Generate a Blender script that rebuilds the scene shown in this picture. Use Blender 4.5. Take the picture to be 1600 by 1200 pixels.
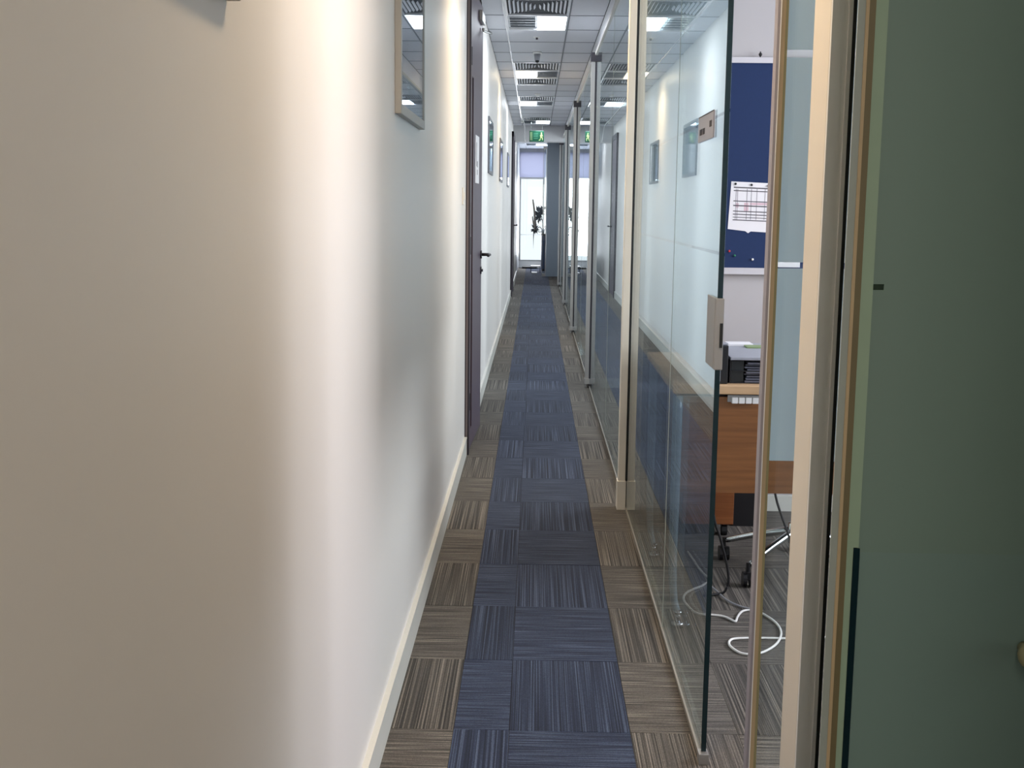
import bpy, bmesh, math, random
from mathutils import Matrix, Vector
random.seed(7)
S = bpy.context.scene
for o in list(bpy.data.objects): bpy.data.objects.remove(o)
COL = S.collection

# ------------------------------------------------------------ camera, world, light, exposure
cam_d = bpy.data.cameras.new('camera'); cam = bpy.data.objects.new('camera', cam_d); COL.objects.link(cam)
cam_d.sensor_fit = 'HORIZONTAL'; cam_d.sensor_width = 36; cam_d.lens = 42.12
cam_d.clip_start = 0.02; cam_d.clip_end = 200
R = Matrix(((0.9997408, -0.0143963, 0.0176373), (0.0195498, 0.1458312, -0.9891163), (0.0116675, 0.9892047, 0.1460749)))
cam.matrix_world = Matrix.Translation((0, 0, 1.42)) @ R.to_4x4()
S.camera = cam
S.view_settings.view_transform = 'Standard'; S.view_settings.look = 'None'
S.view_settings.gamma = 1; S.view_settings.use_curve_mapping = False
S.view_settings.exposure = 0.2

w = bpy.data.worlds.new('sky'); S.world = w; w.use_nodes = True
bg = w.node_tree.nodes['Background']; bg.inputs[0].default_value = (0.90, 0.94, 1.0, 1); bg.inputs[1].default_value = 1.1

COOL = (0.86, 0.92, 1.0); WARM = (1.0, 0.71, 0.41); DAY = (0.90, 0.94, 1.0)
def area(name, loc, rot, sx, sy, power, color, spread=180):
    d = bpy.data.lights.new(name, 'AREA'); d.shape = 'RECTANGLE'; d.size = sx; d.size_y = sy
    d.energy = power; d.color = color; d.spread = math.radians(spread)
    o = bpy.data.objects.new(name, d); o.location = loc; o.rotation_euler = rot; COL.objects.link(o); return o
# daylight for assumed, unbuilt office windows and the end window, then added unseen fill
PI = math.pi
area('added_daylight', (3.30, 3.5, 1.8), (0, PI/2, 0), 1.6, 2.2, 110, (.93, .94, 1.0))  # assumed daylight, set inside the solid east wall; no office window is built
area('added_daylight', (3.30, 0.2, 1.6), (0, PI/2, 0), 1.6, 2.2, 8, (0.9, 1.0, 0.9))  # assumed for the near office, likewise without a window
area('added_daylight', (3.30, 7.6, 1.6), (0, PI/2, 0), 1.6, 3.0, 110, DAY)  # this and the next three: assumed for farther offices, no windows built
area('added_daylight', (3.30, 11.6, 1.6), (0, PI/2, 0), 1.6, 3.0, 110, DAY)
area('added_daylight', (3.30, 15.6, 1.6), (0, PI/2, 0), 1.6, 3.0, 100, DAY)
area('added_daylight', (3.30, 19.6, 1.6), (0, PI/2, 0), 1.6, 3.0, 100, DAY)
area('added_daylight', (-0.12, 28.5, 1.2), (-PI/2, 0, 0), 0.6, 1.8, 30, DAY)  # area lamp just inside the end window, which is built
area('office_fill', (1.9, 4.1, 2.70), (0, 0, 0), 0.6, 0.6, 9, (1, .93, .88))  # unseen lamp added to light the office; no ceiling fitting is built
area('corridor_fill', (0.05, -0.9, 2.70), (0, 0, 0), 0.5, 0.9, 14, (1, .95, .84))  # unseen overhead fill added behind the camera, without a fitting
area('back_fill', (0.05, -2.45, 1.5), (PI/2, 0, 0), 0.8, 1.8, 14, (1, .96, .90))  # unseen fill added behind the camera; the back wall has no window

# ------------------------------------------------------------ materials
MATS = {}
def newmat(name):
    m = bpy.data.materials.new(name); m.use_nodes = True; nt = m.node_tree
    return m, nt, nt.nodes['Principled BSDF']
def srgb(r, g, b):
    f = lambda c: ((c/255+0.055)/1.055)**2.4 if c/255 > 0.04045 else c/255/12.92
    return (f(r), f(g), f(b), 1)
def plain(name, rgb, rough=0.5, metal=0.0, var=0.06, scale=14, bump=0.0, coat=0.0, emit=None, es=0):
    if name in MATS: return MATS[name]
    m, nt, b = newmat(name); c = srgb(*rgb)
    tc = nt.nodes.new('ShaderNodeTexCoord'); n = nt.nodes.new('ShaderNodeTexNoise')
    n.inputs['Scale'].default_value = scale; n.inputs['Detail'].default_value = 3
    nt.links.new(tc.outputs['Object'], n.inputs['Vector'])
    mx = nt.nodes.new('ShaderNodeMix'); mx.data_type = 'RGBA'
    mx.inputs[6].default_value = tuple(max(0, x*(1-var)) for x in c[:3]) + (1,)
    mx.inputs[7].default_value = tuple(min(1, x*(1+var)) for x in c[:3]) + (1,)
    nt.links.new(n.outputs['Fac'], mx.inputs[0]); nt.links.new(mx.outputs[2], b.inputs['Base Color'])
    b.inputs['Roughness'].default_value = rough; b.inputs['Metallic'].default_value = metal
    if coat: b.inputs['Coat Weight'].default_value = coat; b.inputs['Coat Roughness'].default_value = 0.1
    if bump:
        bp = nt.nodes.new('ShaderNodeBump'); bp.inputs['Strength'].default_value = bump; bp.inputs['Distance'].default_value = 0.002
        n2 = nt.nodes.new('ShaderNodeTexNoise'); n2.inputs['Scale'].default_value = scale*12
        nt.links.new(tc.outputs['Object'], n2.inputs['Vector']); nt.links.new(n2.outputs['Fac'], bp.inputs['Height']); nt.links.new(bp.outputs[0], b.inputs['Normal'])
    if emit: b.inputs['Emission Color'].default_value = srgb(*emit); b.inputs['Emission Strength'].default_value = es
    MATS[name] = m; return m

def carpet(name, base, dark, light, axis, contrast):
    """short pile carpet: fine yarn lines running along one axis of the tile"""
    m, nt, b = newmat(name); N = nt.nodes.new; L = nt.links.new
    tc = N('ShaderNodeTexCoord'); oi = N('ShaderNodeObjectInfo')
    add = N('ShaderNodeVectorMath'); add.operation = 'ADD'; L(tc.outputs['Object'], add.inputs[0])
    cb = N('ShaderNodeCombineXYZ'); mu = N('ShaderNodeMath'); mu.operation = 'MULTIPLY'; mu.inputs[1].default_value = 37
    L(oi.outputs['Random'], mu.inputs[0])
    for i in range(2): L(mu.outputs[0], cb.inputs[i])
    L(cb.outputs[0], add.inputs[1])
    mp = N('ShaderNodeMapping'); mp.inputs['Scale'].default_value = (240, 0.9, 1) if axis == 'y' else (4, 220, 1); L(add.outputs[0], mp.inputs[0])
    n1 = N('ShaderNodeTexNoise'); n1.inputs['Scale'].default_value = 1; n1.inputs['Detail'].default_value = 1; L(mp.outputs[0], n1.inputs['Vector'])
    mp2 = N('ShaderNodeMapping'); mp2.inputs['Scale'].default_value = (75, .5, 1) if axis == 'y' else (.8, 50, 1); L(add.outputs[0], mp2.inputs[0])
    n2 = N('ShaderNodeTexNoise'); n2.inputs['Scale'].default_value = 1; n2.inputs['Detail'].default_value = 1; L(mp2.outputs[0], n2.inputs['Vector'])
    n3 = N('ShaderNodeTexNoise'); n3.inputs['Scale'].default_value = 420; n3.inputs['Detail'].default_value = 2; L(add.outputs[0], n3.inputs['Vector'])
    a = N('ShaderNodeMath'); a.operation = 'MULTIPLY_ADD'; a.inputs[1].default_value = 0.12; L(n2.outputs['Fac'], a.inputs[0]); L(n1.outputs['Fac'], a.inputs[2])
    a2 = N('ShaderNodeMath'); a2.operation = 'MULTIPLY_ADD'; a2.inputs[1].default_value = 0.35; L(n3.outputs['Fac'], a2.inputs[0]); L(a.outputs[0], a2.inputs[2])
    cr = N('ShaderNodeValToRGB'); e = cr.color_ramp.elements
    mid = 0.735; e[0].position = mid-0.20/contrast; e[0].color = srgb(*dark); e[1].position = mid+0.24/contrast; e[1].color = srgb(*light)
    k = cr.color_ramp.elements.new(mid); k.color = srgb(*base)
    L(a2.outputs[0], cr.inputs[0])
    hs = N('ShaderNodeHueSaturation'); mr = N('ShaderNodeMapRange'); mr.inputs[3].default_value = 0.88; mr.inputs[4].default_value = 1.1
    L(oi.outputs['Random'], mr.inputs[0]); L(mr.outputs[0], hs.inputs['Value']); L(cr.outputs[0], hs.inputs['Color'])
    L(hs.outputs[0], b.inputs['Base Color']); b.inputs['Roughness'].default_value = 0.95; b.inputs['Specular IOR Level'].default_value = 0.15
    b.inputs['Sheen Weight'].default_value = 0.08; b.inputs['Sheen Roughness'].default_value = 0.5
    bp = N('ShaderNodeBump'); bp.inputs['Strength'].default_value = 0.6; bp.inputs['Distance'].default_value = 0.003
    L(a2.outputs[0], bp.inputs['Height']); L(bp.outputs[0], b.inputs['Normal'])
    return m
BL = ((34, 43, 66), (16, 22, 40), (84, 96, 120)); GR = ((74, 70, 66), (36, 34, 33), (136, 129, 121))
car = {('b', 1): carpet('blue_carpet_lined', *BL, 'y', 0.9), ('b', 0): carpet('blue_carpet_crosswise', *BL, 'x', 0.6),
       ('g', 1): carpet('grey_carpet_lined', *GR, 'y', 0.9), ('g', 0): carpet('grey_carpet_crosswise', *GR, 'x', 0.6)}

def glassmat(name, tint, f0=0.05, rough=0.0, refl=(1, 1, 1)):
    m = bpy.data.materials.new(name); m.use_nodes = True; nt = m.node_tree; N = nt.nodes.new; L = nt.links.new
    nt.nodes.remove(nt.nodes['Principled BSDF']); out = nt.nodes['Material Output']
    t = N('ShaderNodeBsdfTransparent'); t.inputs[0].default_value = (*tint, 1)
    g = N('ShaderNodeBsdfGlossy'); g.inputs['Roughness'].default_value = rough; g.inputs[0].default_value = (*refl, 1)
    lw = N('ShaderNodeLayerWeight'); lw.inputs['Blend'].default_value = 0.5
    p = N('ShaderNodeMath'); p.operation = 'POWER'; p.inputs[1].default_value = 5; L(lw.outputs['Facing'], p.inputs[0])
    q = N('ShaderNodeMath'); q.operation = 'MULTIPLY_ADD'; q.inputs[1].default_value = 1-f0; q.inputs[2].default_value = f0; L(p.outputs[0], q.inputs[0])
    mx = N('ShaderNodeMixShader'); L(q.outputs[0], mx.inputs[0]); L(t.outputs[0], mx.inputs[1]); L(g.outputs[0], mx.inputs[2]); L(mx.outputs[0], out.inputs[0])
    return m
glass = glassmat('clear_green_tinted_glass', (0.94, 0.97, 0.965), refl=(0.88, 0.93, 0.95))
pglass = glassmat('picture_glass', (1, 1, 1), refl=(0.9, 0.95, 1))
dglass = glassmat('dark_green_glass', (0.55, 0.68, 0.60), refl=(0.8, 0.9, 0.85))
def filmmat(name, rgb, trans=0.55, clear=0.05):
    m = bpy.data.materials.new(name); m.use_nodes = True; nt = m.node_tree; N = nt.nodes.new; L = nt.links.new
    nt.nodes.remove(nt.nodes['Principled BSDF']); out = nt.nodes['Material Output']; c = srgb(*rgb)
    d = N('ShaderNodeBsdfDiffuse'); d.inputs[0].default_value = c
    t = N('ShaderNodeBsdfTranslucent'); t.inputs[0].default_value = c
    tr = N('ShaderNodeBsdfTransparent'); tr.inputs[0].default_value = c
    a = N('ShaderNodeMixShader'); a.inputs[0].default_value = trans; L(d.outputs[0], a.inputs[1]); L(t.outputs[0], a.inputs[2])
    b = N('ShaderNodeMixShader'); b.inputs[0].default_value = clear; L(a.outputs[0], b.inputs[1]); L(tr.outputs[0], b.inputs[2]); L(b.outputs[0], out.inputs[0])
    return m
film = filmmat('frosted_film', (226, 236, 242), .5)
dfilm = plain('frosted_green_film', (116, 136, 126), .4, var=.03, scale=2)

def printmat(name, kind):
    """flat print: pale artwork / schedule grid drawn with procedural bands"""
    m, nt, b = newmat(name); N = nt.nodes.new; L = nt.links.new
    tc = N('ShaderNodeTexCoord')
    n = N('ShaderNodeTexNoise'); n.inputs['Scale'].default_value = 3.5; n.inputs['Detail'].default_value = 4; L(tc.outputs['Object'], n.inputs['Vector'])
    cr = N('ShaderNodeValToRGB'); e = cr.color_ramp.elements
    cols = {'art': [(0.35, (70, 84, 98)), (0.52, (96, 108, 118)), (0.62, (130, 122, 128))]}[kind]
    e[0].position = cols[0][0]; e[0].color = srgb(*cols[0][1]); e[1].position = cols[2][0]; e[1].color = srgb(*cols[2][1])
    k = e.new(cols[1][0]); k.color = srgb(*cols[1][1]); L(n.outputs['Fac'], cr.inputs[0]); L(cr.outputs[0], b.inputs['Base Color'])
    b.inputs['Roughness'].default_value = 0.6
    return m
art = printmat('picture_print', 'art')
def woodmat(name, a_, b_, rough=0.4):
    m, nt, b = newmat(name); N = nt.nodes.new; L = nt.links.new
    tc = N('ShaderNodeTexCoord'); mp = N('ShaderNodeMapping'); mp.inputs['Scale'].default_value = (1.5, 6, 34); L(tc.outputs['Object'], mp.inputs[0])
    n = N('ShaderNodeTexNoise'); n.inputs['Scale'].default_value = 1.6; n.inputs['Detail'].default_value = 5; n.inputs['Distortion'].default_value = 0.6; L(mp.outputs[0], n.inputs['Vector'])
    cr = N('ShaderNodeValToRGB'); cr.color_ramp.elements[0].position = 0.3; cr.color_ramp.elements[0].color = srgb(*a_)
    cr.color_ramp.elements[1].position = 0.7; cr.color_ramp.elements[1].color = srgb(*b_); L(n.outputs['Fac'], cr.inputs[0]); L(cr.outputs[0], b.inputs['Base Color'])
    b.inputs['Roughness'].default_value = rough
    return m
wood = woodmat('cherry_veneer', (116, 74, 40), (142, 94, 54)); oak = woodmat('light_wood_edge', (186, 150, 112), (206, 172, 134), .45)

wallm = plain('painted_wall', (225, 221, 217), 0.42, var=0.012, scale=3, bump=0.08)
roomwall = plain('office_wall_paint', (174, 171, 172), 0.6, var=0.012, scale=3, bump=0.05)
darkroom = plain('dim_office_wall_paint', (120, 128, 122), 0.6, var=0.02, scale=3)
shadewall = plain('shaded_wall_paint', (160, 176, 192), 0.4, var=0.03, scale=2)  # plain end wall; its backlit shade is put into the colour
skirt = plain('skirting_paint', (206, 206, 200), 0.35, var=0.02)
ceilm = plain('ceiling_tile_board', (204, 206, 214), 0.8, var=0.03, scale=30, bump=0.25)
plenum = plain('plenum_shadow', (60, 62, 68), 0.9)
tbar = plain('white_ceiling_bar', (215, 218, 224), 0.25, 0.3)
cream = plain('cream_enamel', (222, 215, 202), 0.4, var=0.02)
alu = plain('brushed_aluminium', (172, 172, 172), 0.35, 0.75, var=0.04)
alus = plain('satin_grey_frame', (168, 165, 160), 0.45, 0.2, var=0.03)
chrome = plain('chrome', (205, 210, 215), 0.12, 1.0, var=0.02)
darkmetal = plain('dark_bronze_metal', (62, 60, 66), 0.4, 0.6, var=0.04)
doorm = plain('plum_door_laminate', (82, 70, 82), 0.42, var=0.05, scale=6)
doorf = plain('plum_door_frame', (48, 42, 54), 0.35, var=0.05)
doorl = plain('taupe_door_stop', (128, 118, 120), 0.45, var=0.04)
black = plain('black_plastic', (16, 16, 20), 0.45, var=0.1)
charcoal = plain('charcoal_fabric', (38, 42, 54), 0.9, var=0.15, scale=60, bump=0.3)
navy = plain('navy_felt', (27, 46, 84), 0.95, var=0.06, scale=90, bump=0.3)
paper = plain('white_paper', (222, 220, 222), 0.7, var=0.02)
ink = plain('dark_ink', (70, 66, 72), 0.7)
inkg = plain('grey_ink', (150, 146, 152), 0.7)
inkp = plain('pink_ink', (206, 176, 184), 0.7)
edgeg = plain('polished_glass_edge', (18, 38, 44), 0.15, var=0.2, scale=4)
olive = plain('olive_glass_edge', (150, 142, 104), 0.3, var=0.06)
tan = plain('tan_rubber_seal', (184, 160, 124), 0.5, var=0.06)
brown = plain('brown_glass_seal', (112, 100, 70), 0.45, var=0.06)
sage = plain('sage_seal', (156, 162, 154), 0.5, var=0.04)
lgreen = plain('light_green_glass_edge', (150, 170, 146), 0.35, var=0.05)
lilac = plain('lilac_grey_profile', (146, 142, 150), 0.45, var=0.04)
gasket = plain('black_gasket', (14, 18, 20), 0.6)
exitg = plain('exit_sign_green', (10, 76, 54), 0.4, emit=(16, 92, 66), es=0.12)
exitw = plain('exit_sign_pale', (176, 200, 130), 0.4, emit=(206, 232, 170), es=0.1)
lampc = plain('cool_lamp_diffuser', (255, 255, 255), 0.5, emit=(240, 248, 255), es=14)
lampw = plain('warm_lamp_diffuser', (255, 246, 220), 0.5, emit=(255, 232, 190), es=7)
refl = plain('lamp_reflector', (150, 158, 165), 0.18, 0.9, var=0.05)
ventm = plain('white_vent_slat', (214, 218, 228), 0.4, var=0.02)
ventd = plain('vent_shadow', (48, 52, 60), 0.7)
white = plain('white_plastic', (228, 228, 226), 0.4, var=0.02)
leafm = plain('dark_plant_leaf', (58, 62, 66), 0.6, var=0.3, scale=30)
barkm = plain('driftwood_bark', (122, 114, 104), 0.8, var=0.25, scale=30, bump=0.5)
potm = plain('dark_blue_cabinet_paint', (52, 66, 96), 0.45, var=0.06)
greyp = plain('grey_plastic', (150, 152, 160), 0.5, var=0.04)
greypap = plain('crumpled_grey_paper', (92, 94, 106), 0.7, var=0.3, scale=18, bump=0.5)
greenp = plain('green_note_paper', (128, 146, 104), 0.7)
redm = plain('red_pin', (190, 50, 60), 0.4); greenpin = plain('green_pin', (40, 120, 90), 0.4)

# ------------------------------------------------------------ building helpers
class B:
    """collects shapes and links them as one mesh object"""
    def __init__(s): s.bm = bmesh.new()
    def box(s, x0, x1, y0, y1, z0, z1, bev=0):
        vs = bmesh.ops.create_cube(s.bm, size=1)['verts']
        for v in vs: v.co = Vector((x0+(v.co.x+.5)*(x1-x0), y0+(v.co.y+.5)*(y1-y0), z0+(v.co.z+.5)*(z1-z0)))
        if bev:
            es = list({e for v in vs for e in v.link_edges})
            bmesh.ops.bevel(s.bm, geom=es, offset=bev, segments=2, affect='EDGES', profile=0.6)
        return s
    def cyl(s, a, b, r, r2=None, n=14):
        a = Vector(a); b = Vector(b); d = b-a
        res = bmesh.ops.create_cone(s.bm, cap_ends=True, segments=n, radius1=r, radius2=r if r2 is None else r2, depth=d.length)
        q = Vector((0, 0, 1)).rotation_difference(d.normalized()); M = Matrix.Translation((a+b)/2) @ q.to_matrix().to_4x4()
        bmesh.ops.transform(s.bm, matrix=M, verts=res['verts']); return s
    def ball(s, c, r, sc=(1, 1, 1)):
        res = bmesh.ops.create_uvsphere(s.bm, u_segments=12, v_segments=8, radius=r)
        bmesh.ops.transform(s.bm, matrix=Matrix.Translation(c) @ Matrix.Diagonal((*sc, 1)), verts=res['verts']); return s
    def tube(s, pts, r, n=8):
        pts = [Vector(p) for p in pts]
        P = []
        for i in range(len(pts)-1):
            p0 = pts[max(i-1, 0)]; p1 = pts[i]; p2 = pts[i+1]; p3 = pts[min(i+2, len(pts)-1)]
            for k in range(5):
                t = k/5; P.append(0.5*((2*p1)+(-p0+p2)*t+(2*p0-5*p1+4*p2-p3)*t*t+(-p0+3*p1-3*p2+p3)*t**3))
        P.append(pts[-1]); rings = []
        up = Vector((0, 0, 1))
        for i, p in enumerate(P):
            t = (P[min(i+1, len(P)-1)]-P[max(i-1, 0)]).normalized()
            u = t.cross(up) if abs(t.dot(up)) < .95 else t.cross(Vector((1, 0, 0))); u.normalize(); v = t.cross(u)
            rr = r(i/(len(P)-1)) if callable(r) else r
            rings.append([s.bm.verts.new(p+rr*(u*math.cos(a)+v*math.sin(a))) for a in [2*PI*k/n for k in range(n)]])
        for A, C in zip(rings, rings[1:]):
            for k in range(n): s.bm.faces.new((A[k], A[(k+1) % n], C[(k+1) % n], C[k]))
        s.bm.faces.new(rings[0][::-1]); s.bm.faces.new(rings[-1]); return s
    def poly(s, pts, axis, a, b):
        """prism: 2D outline extruded from a to b along axis"""
        def P(u, v, w): return {'x': (w, u, v), 'y': (u, w, v), 'z': (u, v, w)}[axis]
        A = [s.bm.verts.new(P(u, v, a)) for u, v in pts]; C = [s.bm.verts.new(P(u, v, b)) for u, v in pts]; n = len(pts)
        s.bm.faces.new(A); s.bm.faces.new(C[::-1])
        for i in range(n): s.bm.faces.new((A[i], A[(i+1) % n], C[(i+1) % n], C[i]))
        return s
    def done(s, name, m, parent=None, smooth=False, local=False, **kw):
        bmesh.ops.recalc_face_normals(s.bm, faces=s.bm.faces)
        c = Vector((0, 0, 0))
        if not local:
            lo = [min(v.co[i] for v in s.bm.verts) for i in range(3)]; hi = [max(v.co[i] for v in s.bm.verts) for i in range(3)]
            c = Vector([(l+h)/2 for l, h in zip(lo, hi)]); c.z = lo[2]
            bmesh.ops.translate(s.bm, vec=-c, verts=s.bm.verts)
        me = bpy.data.meshes.new(name); s.bm.to_mesh(me); s.bm.free(); me.materials.append(m)
        if smooth:
            for p in me.polygons: p.use_smooth = True
        o = bpy.data.objects.new(name, me); COL.objects.link(o)
        if parent is not None:
            o.parent = parent; o.location = c - (WORLD.get(parent.name, Vector((0, 0, 0))) if not local else Vector((0, 0, 0)))
        else: o.location = c
        WORLD[o.name] = c.copy() if not local else Vector((0, 0, 0))
        for k, v in kw.items(): o[k] = v
        return o
WORLD = {}
def thing(name, label, cat, loc=(0, 0, 0), group=None, rz=0):
    o = bpy.data.objects.new(name, None); o.empty_display_size = .05; COL.objects.link(o); o.location = loc; o.rotation_euler = (0, 0, rz)
    o['label'] = label; o['category'] = cat
    if group: o['group'] = group
    WORLD[o.name] = Vector(loc); return o
def tag(o, label, cat, group=None):
    o['label'] = label; o['category'] = cat
    if group: o['group'] = group
    return o
def st(name, b, m, parent=None): return b.done(name, m, parent, kind='structure') if parent is None else b.done(name, m, parent)
def relabel(root, name_label): root['label'] = name_label

CEIL = 2.78; XL = -0.392; XG = 0.455; YE = 28.7
# ------------------------------------------------------------ floor and carpet tiles
floor = st('floor', B().box(XL-.02, 3.45, -2.6, YE+.3, -0.06, -0.012), plain('floor_adhesive', (44, 42, 44), .9))
def tile_mesh(wx, wy):
    b = bmesh.new(); vs = bmesh.ops.create_cube(b, size=1)['verts']
    for v in vs: v.co = Vector((v.co.x*wx, v.co.y*wy, v.co.z*0.012))
    me = bpy.data.meshes.new('carpet_tile'); b.to_mesh(me); b.free(); me.materials.append(None); return me
colsx = [(XL, -.205, 'g', 0), (-.205, -.052, 'b', 1), (-.052, .280, 'b', 0), (.280, .575, 'g', 1), (.575, 1.06, 'g', 0), (1.06, 1.545, 'g', 1), (1.545, 2.03, 'g', 0)]
ROW = 0.516; Y0 = 3.112
for ci, (a, c, col, ph) in enumerate(colsx):
    me = tile_mesh(c-a-.0015, ROW-.0015)
    for r in range(-5, 49):
        y = Y0 + r*ROW
        if ci >= 4 and (r < -2 or r > 4): continue
        if y+ROW > YE: continue
        # rows alternate between lined and crosswise pile
        lined = (r + ph) % 2 == 0
        if ci >= 4: lined = (r + ph) % 2 == 0
        o = bpy.data.objects.new('carpet_tile', me); COL.objects.link(o)
        o.parent = floor; o.location = Vector(((a+c)/2, y+ROW/2, -0.006+random.uniform(-.0004, .0006))) - WORLD[floor.name]
        o.material_slots[0].link = 'OBJECT'; o.material_slots[0].material = car[(col, 1 if lined else 0)]
oc = B().box(2.03, 3.44, -2.5, YE, -.012, -.001).box(.576, 2.029, -2.5, Y0-2*ROW-.001, -.012, -.001).box(.576, 2.029, Y0+5*ROW+.001, YE, -.012, -.001).box(XL, .575, -2.5, Y0-5*ROW-.001, -.012, -.001)
st('office_carpet', oc, car[('g', 0)], floor)

# ------------------------------------------------------------ walls
wl = st('wall_left', B().box(XL-.12, XL, -2.6, YE, 0, 3.0), wallm)
st('wall_back', B().box(XL-.12, 3.5, -2.7, -2.6, 0, 3.0), wallm)
st('baseboard_left', B().box(XL, -.378, -2.6, 6.78, 0, .098).box(XL, -.376, -2.6, 6.78, .098, .106), skirt)
st('baseboard_left', B().box(XL, -.378, 8.02, 19.20, 0, .098).box(XL, -.376, 8.02, 19.20, .098, .106), skirt)
st('baseboard_left', B().box(XL, -.378, 20.45, 25.2, 0, .098), skirt)
st('wall_east', B().box(3.4, 3.5, -2.6, YE, 0, 3.0), roomwall)
# partition walls between offices
for i, y in enumerate((1.96, 5.60, 9.50, 13.72, 17.70, 21.90)):
    x0 = .53 if i == 0 else .52
    st('wall_partition', B().box(x0, 3.4, y, y+.09, 0, 3.0), roomwall)
    if i: st('baseboard_partition', B().box(x0, 3.4, y-.012, y, 0, .075), skirt)
st('wall_right', B().box(.485, .56, -2.6, .75, 0, 3.0), wallm)
st('wall_right', B().box(.485, .56, 21.99, 25.0, 0, 3.0), wallm)
# corridor end
end = st('wall_end', B().box(.225, .56, 25.0, 25.08, 0, CEIL), shadewall)
st('wall_end', B().box(.225, .235, 25.08, YE, 0, CEIL), shadewall)
st('wall_bulkhead', B().box(XL, .485, 20.55, 20.85, 2.515, CEIL), plain('bulkhead_paint', (190, 190, 192), .6))
st('wall_window', B().box(XL, .5, YE, YE+.12, 0, .16).box(XL, .5, YE, YE+.12, 2.66, 3.0), wallm)
# window at the far end
wf = thing('window_1', '', '', (-.1, YE, .16)); del wf['label']; del wf['category']; wf['kind'] = 'structure'
B().box(XL, -.352, YE-.02, YE+.05, .16, 2.12).box(.165, .2, YE-.02, YE+.05, .16, 2.12).box(-.352, .165, YE-.02, YE+.05, 2.08, 2.12).box(-.352, .165, YE-.01, YE+.04, .16, .18).done('window_frame', alu, wf)
B().box(-.352, .165, YE+.01, YE+.03, .765, .785).done('window_bar', white, wf)
B().box(-.352, .165, YE+.018, YE+.024, .785, 2.08).done('pane', glass, wf); B().box(-.352, .165, YE+.018, YE+.024, .18, .765).done('pane', glass, wf)
B().box(XL, .22, YE-.06, YE-.03, 2.12, 2.70).done('blind', filmmat('roller_blind', (226, 228, 244), .85, .1), wf)

# ------------------------------------------------------------ ceiling: dark plenum, tiles, bars
ceil = st('ceiling', B().box(XL-.02, 3.45, -2.6, YE+.1, CEIL+.012, CEIL+.06), plenum)
LR = 8.87; RC = 0.70
light_rows = [LR+RC*5*k for k in range(-2, 6)]
vent_rows = []
for k in range(-2, 4): vent_rows.append(LR+RC*5*k-RC)
vent_rows.append(LR+RC*6)
def cmesh(wx, wy):
    b = bmesh.new(); vs = bmesh.ops.create_cube(b, size=1)['verts']
    for v in vs: v.co = Vector((v.co.x*wx, v.co.y*wy, v.co.z*0.012))
    bmesh.ops.bevel(b, geom=[e for e in b.edges if all(v.co.z < 0 for v in e.verts)], offset=.003, segments=1, affect='EDGES')
    me = bpy.data.meshes.new('ceiling_tile'); b.to_mesh(me); b.free(); me.materials.append(ceilm); return me
for ci, (a, c) in enumerate(((XL, -.240), (-.240, .222), (.222, .475))):
    me = cmesh(c-a-.006, RC-.006)
    for r in range(-10, 28):
        y = LR+RC*r
        if ci == 1 and any(abs(y-q) < .1 for q in light_rows+vent_rows): continue
        if y+RC > YE: continue
        if 20.5 < y+RC and y < 20.5: pass
        o = bpy.data.objects.new('ceiling_tile', me); COL.objects.link(o); o.parent = ceil
        o.location = Vector(((a+c)/2, y+RC/2, CEIL+.006)) - WORLD[ceil.name]
st('ceiling_board', B().box(.56, 3.4, -2.6, YE, CEIL, CEIL+.01).box(XL, .475, -2.6, 1.86, CEIL, CEIL+.01), ceilm, ceil)
for r_ in range(-10, 28):
    yy = LR+RC*r_
    for a_, c_ in ((XL, -.24), (-.24, .222), (.222, .475)): B().box(a_+.001, c_-.001, yy-.011, yy+.011, CEIL-.0015, CEIL+.011).done('cross_bar', plain('grey_grid_bar', (104, 108, 118), .6), ceil)
B().box(.216, .228, 1.9, YE, CEIL-.002, CEIL+.011).done('grid_bar', plain('grey_grid_bar', (104, 108, 118), .6), ceil)
st('grid_bar', B().box(-.247, -.235, 1.9, 9.4, CEIL-.006, CEIL+.002).box(-.247, -.235, 9.4, YE, CEIL-.004, CEIL+.002), tbar, ceil)

# ceiling lights (square louvre fittings, one half lit)
def light(y, lit, warm, label, power):
    t = thing('ceiling_light', label, 'light', (-.01, y+RC/2, CEIL-.005), 'recessed lights along the corridor ceiling')
    x0, x1, y0, y1 = -.222, .205, y+.02, y+RC-.02
    f = B(); z0, z1 = CEIL-.006, CEIL+.005
    f.box(x0-.012, x0, y0, y1, z0, z1).box(x1, x1+.012, y0, y1, z0, z1).box(x0-.012, x1+.012, y0-.014, y0, z0, z1).box(x0-.012, x1+.012, y1, y1+.014, z0, z1)
    f.done('light_frame', tbar, t)
    xm = -.012; L0, L1, D0, D1 = (x0, xm, xm, x1) if lit == 'l' else (xm, x1, x0, xm)
    B().box(L0+.004, L1-.002, y0+.004, y1-.004, CEIL-.002, CEIL+.003).done('diffuser', lampw if warm else lampc, t)
    B().box(D0+.002, D1-.004, y0+.004, y1-.004, CEIL+.004, CEIL+.008).done('reflector', refl, t)
    for k in range(5): yy = y0+.06+k*.12; B().box(D0+.01, D1-.01, yy, yy+.012, CEIL-.002, CEIL+.004).done('louvre_blade', plain('lamp_louvre_grey', (96, 102, 110), .4, .3), t)
    area('ceiling_lamp', ((L0+L1)/2, y+RC/2, CEIL-.02), (0, 0, 0), .18, .5, power, WARM if warm else COOL, 125 if warm else 160)
    return t
light(light_rows[0], 'r', True, 'recessed warm corridor light overhead closest to the camera, past the top edge', 12)
light(light_rows[1], 'r', True, 'recessed warm corridor light above the plum door, past the top edge', 12)
light(light_rows[2], 'r', False, 'largest recessed ceiling light in view, bright white right half and grey left half', 5)
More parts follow.
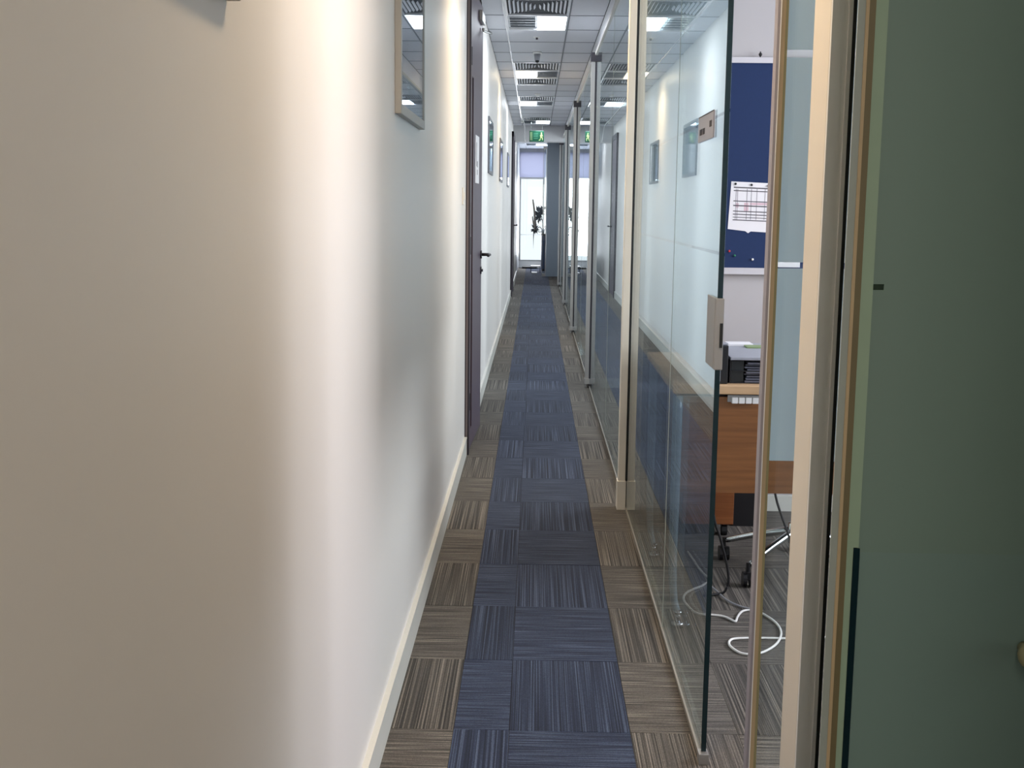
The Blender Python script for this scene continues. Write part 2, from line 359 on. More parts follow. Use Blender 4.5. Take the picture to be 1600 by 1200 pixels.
light(light_rows[3], 'l', True, 'warm yellowish recessed ceiling light between two slatted vents, left half lit', 7)
light(light_rows[4], 'l', False, 'third ceiling light in view from the front, white left half, dark right half', 4)
light(light_rows[5], 'r', False, 'small white ceiling light just in front of the green exit sign', 4)
light(light_rows[6], 'r', False, 'narrow ceiling light strip just behind and below the exit sign, past the bulkhead', 4)
light(light_rows[7], 'r', False, 'farthest ceiling light, a white sliver near the end window', 4)

def vent(y, label):
    t = thing('air_vent', label, 'vent', (-.01, y+RC/2, CEIL-.005), 'slatted air vents beside the ceiling lights')
    x0, x1, y0, y1 = -.222, .205, y+.03, y+RC-.03; z0, z1 = CEIL-.006, CEIL+.006
    B().box(x0-.012, x0+.006, y0, y1, z0, z1).box(x1-.006, x1+.012, y0, y1, z0, z1).box(x0-.012, x1+.012, y0-.02, y0, z0, z1).box(x0-.012, x1+.012, y1, y1+.02, z0, z1).done('vent_frame', tbar, t)
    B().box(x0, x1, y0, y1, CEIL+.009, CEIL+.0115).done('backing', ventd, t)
    n = 14
    for k in range(n):
        u = (k+.5)/n*2-1; xc = -.008+u*.198
        ln = (.52*abs(u)**.7+.06)/2; yc = (y0+y1)/2; b = B()
        sgn = 1 if u > 0 else -1
        pts = [(xc-.002, CEIL+.008), (xc+.002, CEIL+.008), (xc+.002+sgn*.009, CEIL-.004), (xc-.002+sgn*.009, CEIL-.004)]
        b.poly([(p[0], p[1]) for p in pts], 'y', yc-ln, yc+ln); b.done('slat', ventm, t)
    sl = B()
    for k in range(5):
        for s in (-1, 1):
            yy = (y0+y1)/2+s*(.06+k*.055); hw = .19*(1-math.exp(-abs(yy-(y0+y1)/2)*0)) * (.2+.16*k)
            sl.box(-.008-hw, -.008+hw, yy-.003, yy+.003, CEIL-.003, CEIL+.006)
    sl.done('cross_slats', greyp, t, kind='stuff')
    return t
vl = ['air vent grille above the door area, past the top edge', 'air vent grille overhead between the two nearest lights, past the top edge',
      'large slatted air vent cut by the top edge, touching the biggest ceiling light', 'slatted air vent on the camera side of the warm yellowish light',
      'small slatted air vent on the camera side of the third ceiling light', 'tiny air vent beside the light nearest the exit sign', 'slatted air vent behind the warm yellowish light']
for y, l in zip(vent_rows, vl): vent(y, l)

# sprinkler, smoke detector, dome
t = thing('sprinkler', 'small flat sprinkler rosette on the ceiling just beyond the largest light', 'sprinkler', (-.01, 9.98, CEIL-.02))
B().cyl((-.01, 9.98, CEIL-.004), (-.01, 9.98, CEIL), .03, n=20).done('rosette', white, t); B().cyl((-.01, 9.98, CEIL-.02), (-.01, 9.98, CEIL-.004), .009).done('nozzle', darkmetal, t)
t = thing('smoke_detector', 'dome shaped smoke detector hanging between the largest light and the warm light', 'detector', (-.005, 10.9, CEIL-.09))
B().cyl((-.005, 10.9, CEIL-.02), (-.005, 10.9, CEIL), .038, n=20).done('base', white, t, True)
B().cyl((-.005, 10.9, CEIL-.075), (-.005, 10.9, CEIL-.02), .022, .03, n=16).done('body', greyp, t, True)
B().ball((-.005, 10.9, CEIL-.08), .018).done('sensor', black, t, True)
t = thing('smoke_detector', 'small white ceiling detector in front of the third light', 'detector', (.004, 14.85, CEIL-.03))
B().cyl((.004, 14.85, CEIL-.015), (.004, 14.85, CEIL), .035, n=20).done('base', white, t); B().cyl((.004, 14.85, CEIL-.03), (.004, 14.85, CEIL-.015), .02, .028).done('body', white, t)
t = thing('grid_glare_line', 'thin white bent tube added for grid glare left of the exit sign', 'glare_strip', (-.2, 19.8, CEIL-.04))  # white tube added to draw the bright glare along the ceiling grid
B().tube([(-.23, 15.9, CEIL-.006), (-.22, 18.5, CEIL-.02), (-.2, 19.8, CEIL-.045), (-.205, 20.45, CEIL-.2), (-.19, 20.5, CEIL-.27)], .006).done('glare_strip', white, t, True)
B().ball((-.235, 19.2, CEIL-.035), .022).done('spot_head', white, t, True)

# exit sign
t = thing('exit_sign', 'green running man exit sign hanging from the ceiling before the bulkhead', 'sign', (0, 19.7, 2.46))
B().box(-.118, .118, 19.69, 19.72, 2.465, 2.64, .004).done('sign_box', exitg, t)
B().box(-.108, -.07, 19.684, 19.69, 2.49, 2.62).done('door_symbol', plain('sign_door_pale', (110, 140, 100), .5), t)
f = B(); f.cyl((.075, 19.683, 2.605), (.075, 19.69, 2.605), .011)
f.poly([(.05, 2.56), (.07, 2.592), (.085, 2.592), (.093, 2.57), (.1, 2.555), (.092, 2.55), (.083, 2.562), (.08, 2.545), (.098, 2.53), (.1, 2.49), (.088, 2.49), (.086, 2.522), (.07, 2.535), (.06, 2.49), (.035, 2.482), (.034, 2.494), (.05, 2.50), (.062, 2.55)], 'y', 19.684, 19.69)
f.done('running_figure', exitw, t)
f = B()
for z in (2.60, 2.575, 2.55, 2.52): f.box(-.05, .02, 19.6875, 19.69, z-.004, z+.003)
f.done('lettering', plain('sign_faint_lettering', (90, 160, 130), .5), t)
for x in (-.09, .09): B().cyl((x, 19.705, 2.64), (x, 19.705, CEIL), .004).done('hanger', chrome, t)

# ------------------------------------------------------------ pictures on the left wall
def picture(y0, y1, z0, z1, label, fm=None, dp=.018):
    t = thing('picture_frame', label, 'picture', (XL, (y0+y1)/2, z0), 'framed pictures along the left wall')
    f = B(); x0, x1 = XL, XL+dp; w_ = .028
    f.box(x0, x1, y0, y0+w_, z0, z1, .002).box(x0, x1, y1-w_, y1, z0, z1, .002).box(x0, x1, y0+w_, y1-w_, z0, z0+w_, .002).box(x0, x1, y0+w_, y1-w_, z1-w_, z1, .002)
    f.done('frame', fm or alus, t)
    B().box(x0, x0+.005, y0+w_, y1-w_, z0+w_, z1-w_).done('print', art, t)
    B().box(x0+dp-.005, x0+dp-.003, y0+w_, y1-w_, z0+w_, z1-w_).done('picture_glass', pglass, t)
picture(.86, 1.555, 1.672, 2.14, 'framed picture nearest the camera, only its lower corner showing top left')
picture(3.37, 4.08, 1.672, 2.14, 'framed picture with silver edge before the plum door')
picture(9.80, 10.68, 1.69, 2.14, 'framed picture just beyond the plum door, left wall', plain('dark_grey_frame', (112, 114, 120), .4, .3), .014)
picture(12.85, 13.75, 1.69, 2.14, 'second framed picture beyond the plum door', plain('dark_grey_frame', (112, 114, 120), .4, .3), .014)
picture(16.2, 17.05, 1.69, 2.14, 'farthest framed picture on the left wall, before the dark doorway', plain('dark_grey_frame', (112, 114, 120), .4, .3), .014)

# light switch
t = thing('light_switch', 'white light switch plate on the left wall beside the plum door frame', 'switch', (XL, 6.5, 1.42))
B().box(XL, XL+.008, 6.45, 6.54, 1.43, 1.52, .002).done('plate', white, t); B().box(XL+.008, XL+.013, 6.48, 6.51, 1.455, 1.495).done('rocker', white, t)

# ------------------------------------------------------------ plum door, slightly ajar into the corridor
fr = st('door_1', B().box(XL, -.386, 6.785, 6.815, 0, 2.72).box(-.376, -.366, 6.785, 6.815, 0, 2.72).box(XL, -.366, 7.93, 8.0, 0, 2.72).box(XL, -.366, 6.79, 8.0, 2.66, 2.72), doorf)
B().box(-.386, -.376, 6.787, 6.845, 0, 2.70).done('door_stop', doorl, fr)
ang = -math.radians(2.0)
B().box(XL, -.366, 6.845, 7.93, 2.66, CEIL-.002).done('transom', doorf, fr)
lf = bpy.data.objects.new('door_2', None); COL.objects.link(lf); lf.location = (-.403, 6.86, 0); lf.rotation_euler = (0, 0, ang); lf['kind'] = 'structure'; WORLD[lf.name] = Vector((0, 0, 0))
LW = .84
b = B(); b.box(.012, .03, 0, .10, .01, 2.64).box(.012, .03, .20, LW, .01, 2.64).box(.012, .03, .10, .20, .01, .12).box(.012, .03, .10, .20, 2.15, 2.64)
b.done('door_leaf', doorm, lf, local=True)
B().box(0.014, .022, .10, .20, .12, 2.15).done('vision_panel', plain('dark_vision_glass', (24, 22, 34), .15), lf, local=True)
hd = B().cyl((.03, LW-.06, 1.12), (.038, LW-.06, 1.12), .026, n=20).cyl((.038, LW-.06, 1.12), (.085, LW-.06, 1.12), .010).tube([(.08, LW-.06, 1.12), (.09, LW-.075, 1.12), (.09, LW-.11, 1.12), (.088, LW-.18, 1.118)], .009)
hd.done('door_handle', darkmetal, lf, True, local=True)
B().cyl((.03, LW-.06, 1.02), (.037, LW-.06, 1.02), .024, n=20).cyl((.037, LW-.06, 1.02), (.046, LW-.06, 1.02), .009).done('lock_escutcheon', darkmetal, lf, True, local=True)
sg = B().box(.03, .0315, .34, .60, 1.56, 1.84).done('paper_sign', paper, lf, local=True)
b = B()
for k in range(3): b.box(.0315, .0322, .40+k*.012, .405+k*.012, 1.66, 1.80)
b.box(.0315, .0322, .45, .50, 1.655, 1.69).box(.0315, .0322, .45, .49, 1.61, 1.64)
b.done('sign_marks', inkg, sg, local=True)
b = B().box(.0305, .052, LW-.32, LW-.10, 2.52, 2.58, .004); cl = b.done('door_closer', alu, lf, local=True)
B().cyl((.044, LW-.14, 2.485), (.044, LW-.14, 2.50), .009).tube([(.044, LW-.14, 2.485), (.085, LW-.05, 2.48), (.06, LW+.06, 2.51)], .007).done('closer_arm', alu, cl, local=True)
b = B()
for z in (.25, 1.15, 2.2): b.cyl((.034, -.004, z), (.034, -.004, z+.1), .006)
b.done('hinge', darkmetal, lf, local=True)

# dark doorway farther on
fr = st('door_3', B().box(XL, -.36, 19.22, 19.30, 0, 2.60).box(XL, -.36, 20.38, 20.44, 0, 2.60).box(XL, -.36, 19.22, 20.44, 2.52, 2.60), doorf)
B().box(XL, -.372, 19.30, 20.38, .01, 2.52).done('door_leaf', doorm, fr)
B().cyl((-.372, 20.2, 1.12), (-.31, 20.2, 1.12), .011).tube([(-.31, 20.2, 1.12), (-.305, 20.12, 1.12), (-.308, 20.04, 1.13)], .011).done('door_handle', darkmetal, fr, True)

# ------------------------------------------------------------ glazed corridor partitions
def pane_part(t, y0, y1, filmed, edge=None, cut=0):
    z0, z1 = .02, 2.58
    p = B().box(XG-.006, XG+.006, y0, y1, z0, z1).done('pane', glass, t)
    if filmed:
        for a, c in ((.965, 1.307), (1.315, 1.652), (1.66, 2.578)):
            B().box(XG+.0065, XG+.0075, y0+.002, y1-.002-cut, a, c).done('frosted_film', film, p)
    if edge == 'near': B().box(XG-.0065, XG+.0065, y0-.003, y0, z0, z1).done('polished_edge', edgeg, p)
    return p
def post(t, y, caps):
    for k, x in enumerate((.4105, .467) if not caps else (.412, .468)):
        m = cream if not caps else (alu if k == 0 else plain('pale_glass_stile', (150, 172, 176), .25))
        pp = B().box(x, x+(.033 if not caps else .029+.003*k), y-.03, y+.03, .11 if not caps else .06, 2.60, .002).done('post', m, t)
        if not caps: B().box(x-.005, x+.037, y-.037, y+.037, 0, .14, .003).done('post_foot', cream, pp)
        else: B().box(x-.004, x+.036, y-.034, y+.034, .03, .075, .003).cyl((x+.016, y, 0), (x+.016, y, .03), .012).done('post_foot', alu, pp)
    B().box(.444 if not caps else .4415, .4665 if not caps else .462, y-.028, y+.029, 0, 2.60).done('gasket', gasket if not caps else darkmetal, t)
    if caps: B().box(.407, .50, y-.035, y+.035, 2.53, 2.60, .002).done('patch_fitting', darkmetal, t)
GRP = 'frameless glazed bays along the right side'
bays = [('nearest frosted glass bay, from its free polished edge to the first cream post', 2.943, 5.565, [3.90], True, 5.60, False),
        ('second glazed bay, between the cream post and the first capped post', 5.64, 9.455, [7.3], False, 9.49, True),
        ('third glazed bay, beyond the first capped post', 9.53, 13.67, [11.6], False, 13.70, True),
        ('fourth glazed bay, narrow in view beyond the second capped post', 13.74, 17.65, [15.7], False, 17.68, True),
        ('farthest glazed bay before the corridor end', 17.72, 21.86, [19.8], False, 21.9, True)]
for lab, y0, y1, joints, fl, py, caps in bays:
    t = thing('glass_partition', lab, 'partition', (XG, (y0+y1)/2, 0), GRP)
    ys = [y0]+joints+[y1]
    for i in range(len(ys)-1): pane_part(t, ys[i]+.002, ys[i+1]-.002, fl, 'near' if (i == 0 and fl) else None, .22 if (fl and i == 1) else 0)
    for j in joints: B().box(XG-.0068, XG-.0060, j-.0025, j+.0025, .02, 2.58).done('joint', sage, t)
    B().box(XG-.009, XG-.0065, y0, y1, 0, .014).box(XG+.0065, XG+.009, y0, y1, 0, .014).box(XG-.0065, XG+.0065, y0, y1, 0, .012).done('floor_channel', plain('floor_channel_metal', (150, 146, 138), .5, .3), t)
    post(t, py, caps)
    if fl:
        s = B().box(XG-.012, XG-.0066, 2.945, 3.075, 1.03, 1.205, .002).box(XG-.012, XG+.0085, 2.925, 2.9395, 1.03, 1.205, .0015).box(XG+.008, XG+.0085, 2.945, 3.075, 1.03, 1.205).done('strike_box', plain('strike_box_grey', (150, 148, 146), .4, .4), t)
        B().box(XG-.001, XG+.006, 2.922, 2.9255, 1.085, 1.145).done('strike_slot', gasket, s)
        B().box(XG-.014, XG+.012, 2.925, 2.96, 0, .03, .002).done('corner_shoe', alu, t)
t = thing('door_sign', 'small grey nameplate stuck on the frosted glass near its free edge', 'sign', (XG-.008, 3.23, 1.62))
B().box(XG-.0095, XG-.0065, 3.09, 3.38, 1.60, 1.668, .001).done('plate', plain('nameplate_grey', (176, 174, 184), .4), t)
b = B()
for k, (a, c) in enumerate(((3.30, 3.345), (3.25, 3.29), (3.15, 3.165), (3.125, 3.145))): b.box(XG-.0102, XG-.0095, a, c, 1.618 if k < 2 else 1.63, 1.634 if k < 2 else 1.646)
b.done('lettering', ink, t)
B().box(XG-.010, XG-.0096, 3.088, 3.092, 1.60, 1.668).box(XG-.010, XG-.0096, 3.09, 3.38, 1.666, 1.669).done('border', ink, t)
# head beam over the glazing
st('trim_1', B().box(.475, .56, 1.9, 25.0, 2.60, CEIL), plain('head_beam_paint', (196, 198, 204), .5))
st('trim_2', B().box(XG-.015, .474, 1.9, 21.95, 2.578, 2.60), alus)

# cream post beside the open doorway
t = thing('door_post', 'tall cream and grey door post right of the open office doorway', 'post', (.475, 1.98, 0))
B().box(.4545, .486, 1.936, 2.05, 0, 2.60, .002).done('cream_face', cream, t, label='cream painted post body')
B().box(.455, .480, 1.927, 1.936, 0, 2.60).box(.480, .4862, 1.924, 1.94, 0, 2.60).done('grey_profile', plain('grey_profile_metal', (222, 222, 220), .45, .15), t, label='grey aluminium front strip')
B().box(.4864, .4915, 1.922, 1.935, 0, 2.60).done('gasket', gasket, t)
# open glass door leaf, swung into the office and facing the camera
t = thing('glass_door', 'open frosted glass door swung into the office, between seal strip and cream post', 'door', (.46, 2.3, 0))
p = B().box(.4615, 1.34, 2.295, 2.307, .02, 2.56).done('pane', glass, t)
for a, c in ((.935, 1.310), (1.322, 1.702), (1.716, 2.555)): B().box(.463, 1.338, 2.3075, 2.3085, a, c).done('frosted_film', film, p)
B().box(.441, .446, 2.29, 2.32, .0, 2.58).done('frame_strip', lilac, t, label='lilac grey strip')
B().box(.446, .4475, 2.288, 2.32, .0, 2.58).done('frame_bead', white, t)
B().box(.4475, .456, 2.292, 2.31, .0, 2.58).done('seal', tan, t, label='tan rubber seal')
B().box(.456, .4613, 2.294, 2.308, .0, 2.58).done('polished_edge', olive, t, label='olive polished glass edge')

# second open glass door at the right edge of the view, also facing the camera
t = thing('glass_door', 'large dark green frosted glass door filling the right edge of the view', 'door', (.46, 1.65, 0))
p = B().box(.463, 1.30, 1.645, 1.657, .02, 2.56).done('pane', dglass, t)
B().box(.461, 1.298, 1.6435, 1.6445, 1.322, 2.555).box(.461, 1.298, 1.6435, 1.6445, .945, 1.314).box(.476, 1.298, 1.6435, 1.6445, 1.314, 1.322).done('frosted_film', dfilm, p)
B().box(.4635, 1.298, 1.6435, 1.6445, .03, .945).done('backing_film', plain('grey_green_backing_film', (116, 137, 130), .35, var=.03, scale=2), p)
B().box(.421, .4305, 1.64, 1.6435, 0, 2.60).done('frame_strip', sage, t, label='sage grey strip')
B().box(.4305, .435, 1.638, 1.67, 0, 2.60).done('seal', tan, t, label='tan rubber seal')
B().box(.435, .444, 1.64, 1.66, 0, 2.60).done('brown_strip', brown, t, label='olive brown strip')
B().box(.444, .4535, 1.642, 1.66, .03, 2.60).box(.4535, .4608, 1.642, 1.66, .952, 2.60).done('polished_edge', lgreen, t, label='light green glass edge')
B().box(.4537, .4625, 1.641, 1.66, .03, .951).done('dark_edge', edgeg, t, label='dark bottom part of the glass edge')
B().ball((.702, 1.61, .81), .021).cyl((.702, 1.61, .81), (.702, 1.645, .81), .009).done('door_knob', plain('cream_handle', (150, 148, 116), .5), t, True)

# ------------------------------------------------------------ office behind the open doorway
t = thing('pinboard', 'navy felt pinboard with a white frame on the office wall', 'pinboard', (1.2, 5.59, 1.12))
B().box(.72, 1.70, 5.575, 5.588, 1.155, 2.075).done('felt', navy, t)
B().box(.70, 1.72, 5.568, 5.59, 2.075, 2.10).box(.70, 1.72, 5.568, 5.59, 1.125, 1.155).box(.70, .72, 5.568, 5.59, 1.155, 2.075).box(1.70, 1.72, 5.568, 5.59, 1.155, 2.075).done('board_frame', plain('board_frame_white', (196, 194, 198), .4, .2), t)
sc = thing('schedule_sheet', 'printed schedule sheet with dark ruled rows pinned on the navy board', 'paper', (.98, 5.573, 1.32))
b = B().poly([(.893, 1.548), (1.078, 1.541), (1.066, 1.318), (.99, 1.322), (.978, 1.314), (.965, 1.323), (.884, 1.332)], 'y', 5.572, 5.5745)
b.done('sheet', paper, sc)
b = B(); SL = -.03
def bar(x0, x1, z, h_): b.poly([(x0, z), (x1, z+SL*(x1-x0)), (x1, z+SL*(x1-x0)+h_), (x0, z+h_)], 'y', 5.5712, 5.572)
for z, h_ in ((1.519, .005), (1.505, .004), (1.458, .004), (1.437, .005), (1.412, .004), (1.398, .004), (1.385, .003), (1.372, .004)): bar(.905, 1.068, z, h_)
b.done('ruled_rows', ink, sc); b = B()
for x in (.915, .922, .965, .985, 1.01, 1.047): b.box(x, x+.003, 5.5713, 5.572, 1.375, 1.515)
b.done('ruled_columns', inkg, sc); b = B(); b.box(.955, .975, 5.5714, 5.572, 1.415, 1.452).box(.917, .93, 5.5714, 5.572, 1.43, 1.45).box(.98, 1.06, 5.5716, 5.572, 1.442, 1.452); b.done('pink_cells', inkp, sc)
s2 = B().box(1.066, 1.222, 5.5705, 5.5715, 1.16, 1.545).done('paper_strip', paper); tag(s2, 'tall white paper at the right end of the navy board, beside the schedule', 'paper')
def pin(x, z, m, lab, y=5.568):
    o = B().ball((x, y, z), .0055, (1, 1, 1)).cyl((x, y, z), (x, 5.577, z), .0025, n=8).done('push_pin', m, None, True); tag(o, lab, 'pin', 'push pins on and above the navy board')
pin(.912, 1.537, black, 'black pin at the top left corner of the schedule'); pin(.985, 1.533, black, 'black pin at the top middle of the schedule')
pin(1.06, 1.53, greyp, 'grey pin at the top right of the schedule'); pin(1.073, 1.438, black, 'upper black pin at the right side of the schedule'); pin(1.07, 1.418, black, 'lower black pin at the right side of the schedule')
pin(.895, 1.231, redm, 'red pin on the bare lower part of the board'); pin(.92, 1.211, greenpin, 'green pin on the bare lower part of the board'); pin(1.003, 1.194, white, 'white pin on the bare lower part of the board')
o = B().ball((1.001, 5.57, 2.112), .008).cyl((1.001, 5.57, 2.10), (1.001, 5.57, 2.125), .003, n=8).done('wall_hook', black, None, True); tag(o, 'small black hook on top of the navy board frame', 'hook')

# desk
t = thing('desk', 'cherry wood office desk seen end-on through the doorway', 'desk', (.9, 4.3, 0))
B().box(.468, 1.22, 3.975, 4.90, .808, .838, .003).done('desktop', oak, t, label='light wood desktop edge')
B().box(.472, 1.21, 4.0, 4.018, .465, .795).done('modesty_panel', wood, t)
B().box(.50, 1.19, 4.03, 4.86, .785, .808).done('under_frame', darkmetal, t)
def leg(x, y):
    l = B().tube([(x, y, .80), (x, y, .46), (x, y-.0, .25), (x+.004, y-.01, .12), (x+.018, y-.03, .05)], lambda u: .018-.006*u, n=14).done('leg', plain('pale_blue_leg_enamel', (150, 172, 184), .25, .2), t, True)
    B().cyl((x+.02, y-.032, 0), (x+.02, y-.032, .018), .022, n=18).cyl((x+.02, y-.032, .018), (x+.02, y-.032, .05), .009).ball((x+.02, y-.032, .052), .016, (1, 1, .6)).done('leg_foot', chrome, l, True)
leg(.488, 3.975+.02); leg(.488, 4.83); leg(1.17, 3.995); leg(1.17, 4.83)
o = thing('power_strip', 'white four-way power strip fixed under the desktop edge', 'power strip', (.71, 3.99, .775))
for k in range(4): B().box(.668+k*.023, .688+k*.023, 3.982, 3.999, .776, .797, .002).done('socket', white, o)
B().box(.655, .765, 3.994, 4.0, .780, .803).done('rail', alu, o)
# things on the desk
t = thing('ring_binder', 'black upright ring binder with pale spine label at the desk corner', 'binder', (.637, 4.15, .838))
B().box(.615, .655, 4.01, 4.29, .838, .968, .003).done('cover', black, t)
B().box(.618, .630, 4.006, 4.011, .848, .90).box(.618, .630, 4.006, 4.011, .91, .935).done('spine_label', greyp, t)
B().box(.612, .652, 4.02, 4.31, .969, .973).done('top_sheet', greyp, t)
t = thing('letter_tray', 'grey topped black document tray full of papers on the desk', 'tray', (.82, 4.2, .838))
B().box(.664, .98, 4.02, 4.47, .918, .928, .002).done('tray_lid', greyp, t)
B().box(.664, .668, 4.03, 4.46, .838, .918).box(.976, .98, 4.03, 4.46, .838, .918).box(.668, .976, 4.45, 4.46, .838, .918).box(.668, .976, 4.03, 4.46, .838, .842).box(.668, .976, 4.03, 4.45, .878, .882).done('tray_body', black, t)
B().box(.67, .712, 4.035, 4.2, .842, .914).done('dark_file', plain('dark_green_file', (20, 26, 28), .5), t)
b = B()
for k in range(9): b.box(.716+.004*(k % 3), .972, 4.028+.006*((k*5) % 4), 4.42, .842+k*.0078, .847+k*.0078)
b.done('paper_stack', greypap, t, kind='stuff')
o = B().box(.71, .80, 4.36, 4.44, .928, .936, .001).done('paper_pad', paper); tag(o, 'small white paper pad lying on the grey tray', 'paper')
o = B().box(.765, .83, 4.29, 4.35, .928, .934, .001).done('sticky_note', greenp); tag(o, 'green sticky note pad on the grey tray, in front of the white pad', 'paper')
# wooden cabinet behind the desk
t = thing('pedestal_cabinet', 'narrow cherry wood pedestal on black castors behind the desk', 'cabinet', (.78, 5.25, 0))
B().box(.66, .885, 5.12, 5.45, .055, .80, .003).done('body', woodmat('cherry_pedestal', (126, 72, 38), (150, 92, 52)), t)
B().box(.655, .89, 5.11, 5.46, .80, .825, .002).done('cabinet_top', oak, t)
for x in (.69, .85):
    for y in (5.15, 5.42): B().cyl((x-.012, y, .025), (x+.012, y, .025), .025, n=16).box(x-.005, x+.005, y-.01, y+.01, .03, .056).done('castor', black, t)
t = thing('waste_bin', 'black square bin against the office wall under the desk', 'bin', (.975, 5.4, 0))
b = B()
b.poly([(.915, 0), (1.035, 0), (1.05, .27), (.90, .27)], 'y', 5.30, 5.55); b.done('bin_body', black, t)
B().box(.896, 1.054, 5.29, 5.56, .262, .278, .003).done('rim', black, t)
o = B().box(.47, .60, 5.30, 5.36, 0, .95, .004).done('dark_backing', charcoal); tag(o, 'charcoal screen added as dark backing behind the clear lower glass by the first cream post', 'screen')  # added dark panel; keeps the white wall from greying the pane's reflection
# swivel chair
t = thing('swivel_chair', 'black swivel chair pushed under the cherry desk, chrome star base', 'chair', (1.05, 4.62, 0))
B().cyl((1.05, 4.62, .15), (1.05, 4.62, .42), .022, n=16).cyl((1.05, 4.62, .12), (1.05, 4.62, .2), .034, n=16).done('column', chrome, t, True)
for k in range(5):
    a = math.radians(222+72*k); dx, dy = math.cos(a), math.sin(a)
    l = B().tube([(1.05+dx*.03, 4.62+dy*.03, .165), (1.05+dx*.16, 4.62+dy*.16, .13), (1.05+dx*.29, 4.62+dy*.29, .085)], lambda u: .017-.006*u, n=10).done('star_leg', chrome, t, True)
    cx_, cy_ = 1.05+dx*.30, 4.62+dy*.30
    B().cyl((cx_, cy_, .055), (cx_, cy_, .095), .008, n=8).cyl((cx_-.02, cy_, .03), (cx_-.006, cy_, .03), .03, n=16).cyl((cx_+.006, cy_, .03), (cx_+.02, cy_, .03), .03, n=16).box(cx_-.006, cx_+.006, cy_-.02, cy_+.02, .03, .06).done('castor', black, l)
B().box(.84, 1.26, 4.42, 4.84, .42, .50, .03).done('seat', charcoal, t)
B().box(1.31, 1.36, 4.44, 4.80, .56, .98, .02).done('backrest', charcoal, t); B().box(1.20, 1.345, 4.60, 4.64, .40, .425).box(1.33, 1.345, 4.60, 4.64, .40, .70).done('back_bar', black, t)
# cables
z = .006
o = B().tube([(.655, 4.86, z), (.664, 4.74, z), (.669, 4.65, z), (.68, 4.55, z), (.688, 4.45, z+.01), (.65, 4.40, z), (.618, 4.365, z), (.58, 4.31, z), (.562, 4.23, z), (.578, 4.12, z), (.60, 4.08, z), (.637, 4.075, z), (.68, 4.06, z), (.703, 4.025, z), (.715, 4.01, z), (.73, 4.06, z), (.757, 4.118, z), (.79, 4.13, z), (.822, 4.10, z), (.853, 4.0, z), (.85, 3.90, z), (.815, 3.80, z), (.76, 3.725, z), (.717, 3.70, z), (.68, 3.712, z), (.657, 3.775, z), (.67, 3.83, z), (.71, 3.845, z), (.78, 3.85, z), (.86, 3.85, z), (.95, 3.86, z), (1.1, 3.9, z)], .0042, n=8).done('network_cable', white, None, True)
tag(o, 'white network cable looped on the floor in front of the desk', 'cable')
o = B().tube([(.66, 4.45, z), (.69, 4.36, z+.004), (.72, 4.24, z), (.76, 4.17, z), (.80, 4.14, z)], .0035, n=8).done('network_cable', greyp, None, True)
tag(o, 'thin grey cable crossing the white loops on the office floor', 'cable')
o = B().tube([(.62, 4.3, .78), (.645, 4.3, .5), (.67, 4.3, .308), (.697, 4.3, .224), (.724, 4.3, .127), (.734, 4.3, .06), (.722, 4.3, .02), (.705, 4.3, .010), (.669, 4.29, .008), (.64, 4.28, .008)], .005, n=8).done('power_cable', black, None, True)
tag(o, 'black power cable hanging from the desk to the floor by the doorway', 'cable')
o = B().tube([(.875, 4.3, .78), (.885, 4.3, .5), (.894, 4.3, .384), (.942, 4.3, .252), (.97, 4.3, .18), (1.0, 4.3, .10), (1.02, 4.32, .02), (1.06, 4.36, .008)], .0045, n=8).done('power_cable', black, None, True)
tag(o, 'black cable hanging behind the open frosted glass door', 'cable')

# ------------------------------------------------------------ far end: plant, cabinet, box
t = thing('storage_cabinet', 'dark blue cabinet at the corridor end beside the window', 'cabinet', (.18, 27.5, 0))
B().box(.14, .222, 27.2, 27.9, .04, .80, .004).done('cabinet_body', potm, t); B().box(.135, .223, 27.19, 27.91, .80, .83).done('cabinet_top', black, t); B().box(.15, .215, 27.22, 27.88, 0, .04).done('plinth', black, t)
t = thing('potted_plant', 'spiky dark plant with a pale driftwood stick against the bright end window', 'plant', (.17, 27.45, .83))
B().cyl((.172, 27.45, .83), (.172, 27.45, .93), .03, .042, n=18).done('pot', plain('pale_pot', (190, 194, 200), .4), t, True)
B().tube([(.165, 27.45, .9), (.10, 27.45, .98), (.03, 27.45, .93), (-.01, 27.45, .92)], .009).tube([(.165, 27.45, .9), (.16, 27.45, 1.1), (.11, 27.45, 1.22), (.06, 27.44, 1.28)], .009).tube([(.15, 27.44, .88), (.09, 27.43, .87), (.03, 27.42, .90)], .007).done('stem', leafm, t, True)
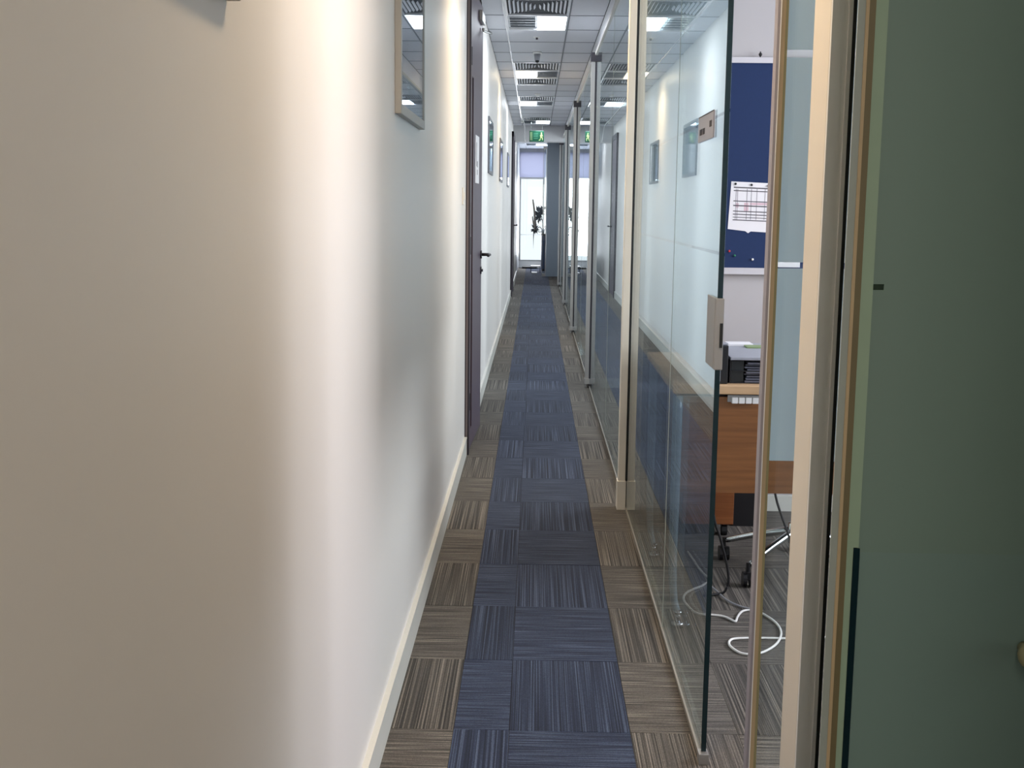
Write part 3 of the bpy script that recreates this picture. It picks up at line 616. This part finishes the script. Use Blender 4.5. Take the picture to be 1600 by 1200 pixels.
B().tube([(-.005, 27.44, .90), (-.012, 27.44, 1.15), (-.03, 27.44, 1.35), (-.068, 27.44, 1.60)], lambda u: .036-.019*u, n=10).tube([(-.02, 27.44, .96), (-.055, 27.44, 1.1), (-.07, 27.44, 1.22)], lambda u: .02-.008*u).done('driftwood', barkm, t, True)
def cluster(cx, cz, r, n, seed):
    rnd = random.Random(seed)
    for k in range(n):
        a = 2*PI*k/n+rnd.uniform(-.3, .3); ln = r*rnd.uniform(.7, 1.15); dx, dz = math.cos(a), math.sin(a); px_, pz_ = -dz, dx; wd = .2*r
        b = B(); y = 27.43+rnd.uniform(-.03, .03)
        b.poly([(cx, cz), (cx+dx*ln*.45+px_*wd, cz+dz*ln*.45+pz_*wd), (cx+dx*ln, cz+dz*ln), (cx+dx*ln*.45-px_*wd, cz+dz*ln*.45-pz_*wd)], 'y', y, y+.004); b.done('leaf', leafm, t)
cluster(.06, 1.30, .16, 9, 1); cluster(.15, 1.38, .11, 7, 2); cluster(-.01, .93, .12, 8, 3); cluster(.065, 1.16, .11, 7, 4)
b = B().poly([(-.05, .90), (-.02, .92), (-.035, .7), (-.042, .45)], 'y', 27.42, 27.424); b.done('leaf', leafm, t)
t = thing('glass_door', 'slim framed glass door standing open at the corridor end', 'door', (.18, 24.99, 0))
B().box(.145, .152, 25.0, 25.04, 0, 2.66).box(.208, .222, 25.0, 25.04, 0, 2.66).box(.152, .208, 25.0, 25.04, 2.6, 2.66).box(.152, .208, 25.0, 25.04, 0, .06).done('door_frame', alu, t)
B().box(.152, .208, 25.015, 25.022, .06, 2.6).done('pane', glass, t)
b = B().box(.156, .206, 24.996, 25.0, 1.0, 1.04); b.done('door_handle', chrome, t)
o = B().box(-.30, .05, 28.1, 28.35, 0, .045, .01).done('door_mat', black); tag(o, 'flat black bag lying under the end window', 'bag')
t = thing('low_table', 'small low glass table on dark legs at the corridor end', 'table', (0, 26.6, 0))
B().box(-.09, .12, 26.5, 26.8, .13, .145).done('tabletop', darkmetal, t)
for x in (-.085, .115):
    for y in (26.51, 26.79): B().cyl((x, y, 0), (x, y, .13), .006).done('leg', darkmetal, t)
o = B().box(-.07, .05, 25.9, 26.1, 0, .035, .003).done('box', white); tag(o, 'small flat white box on the floor at the corridor end', 'box')
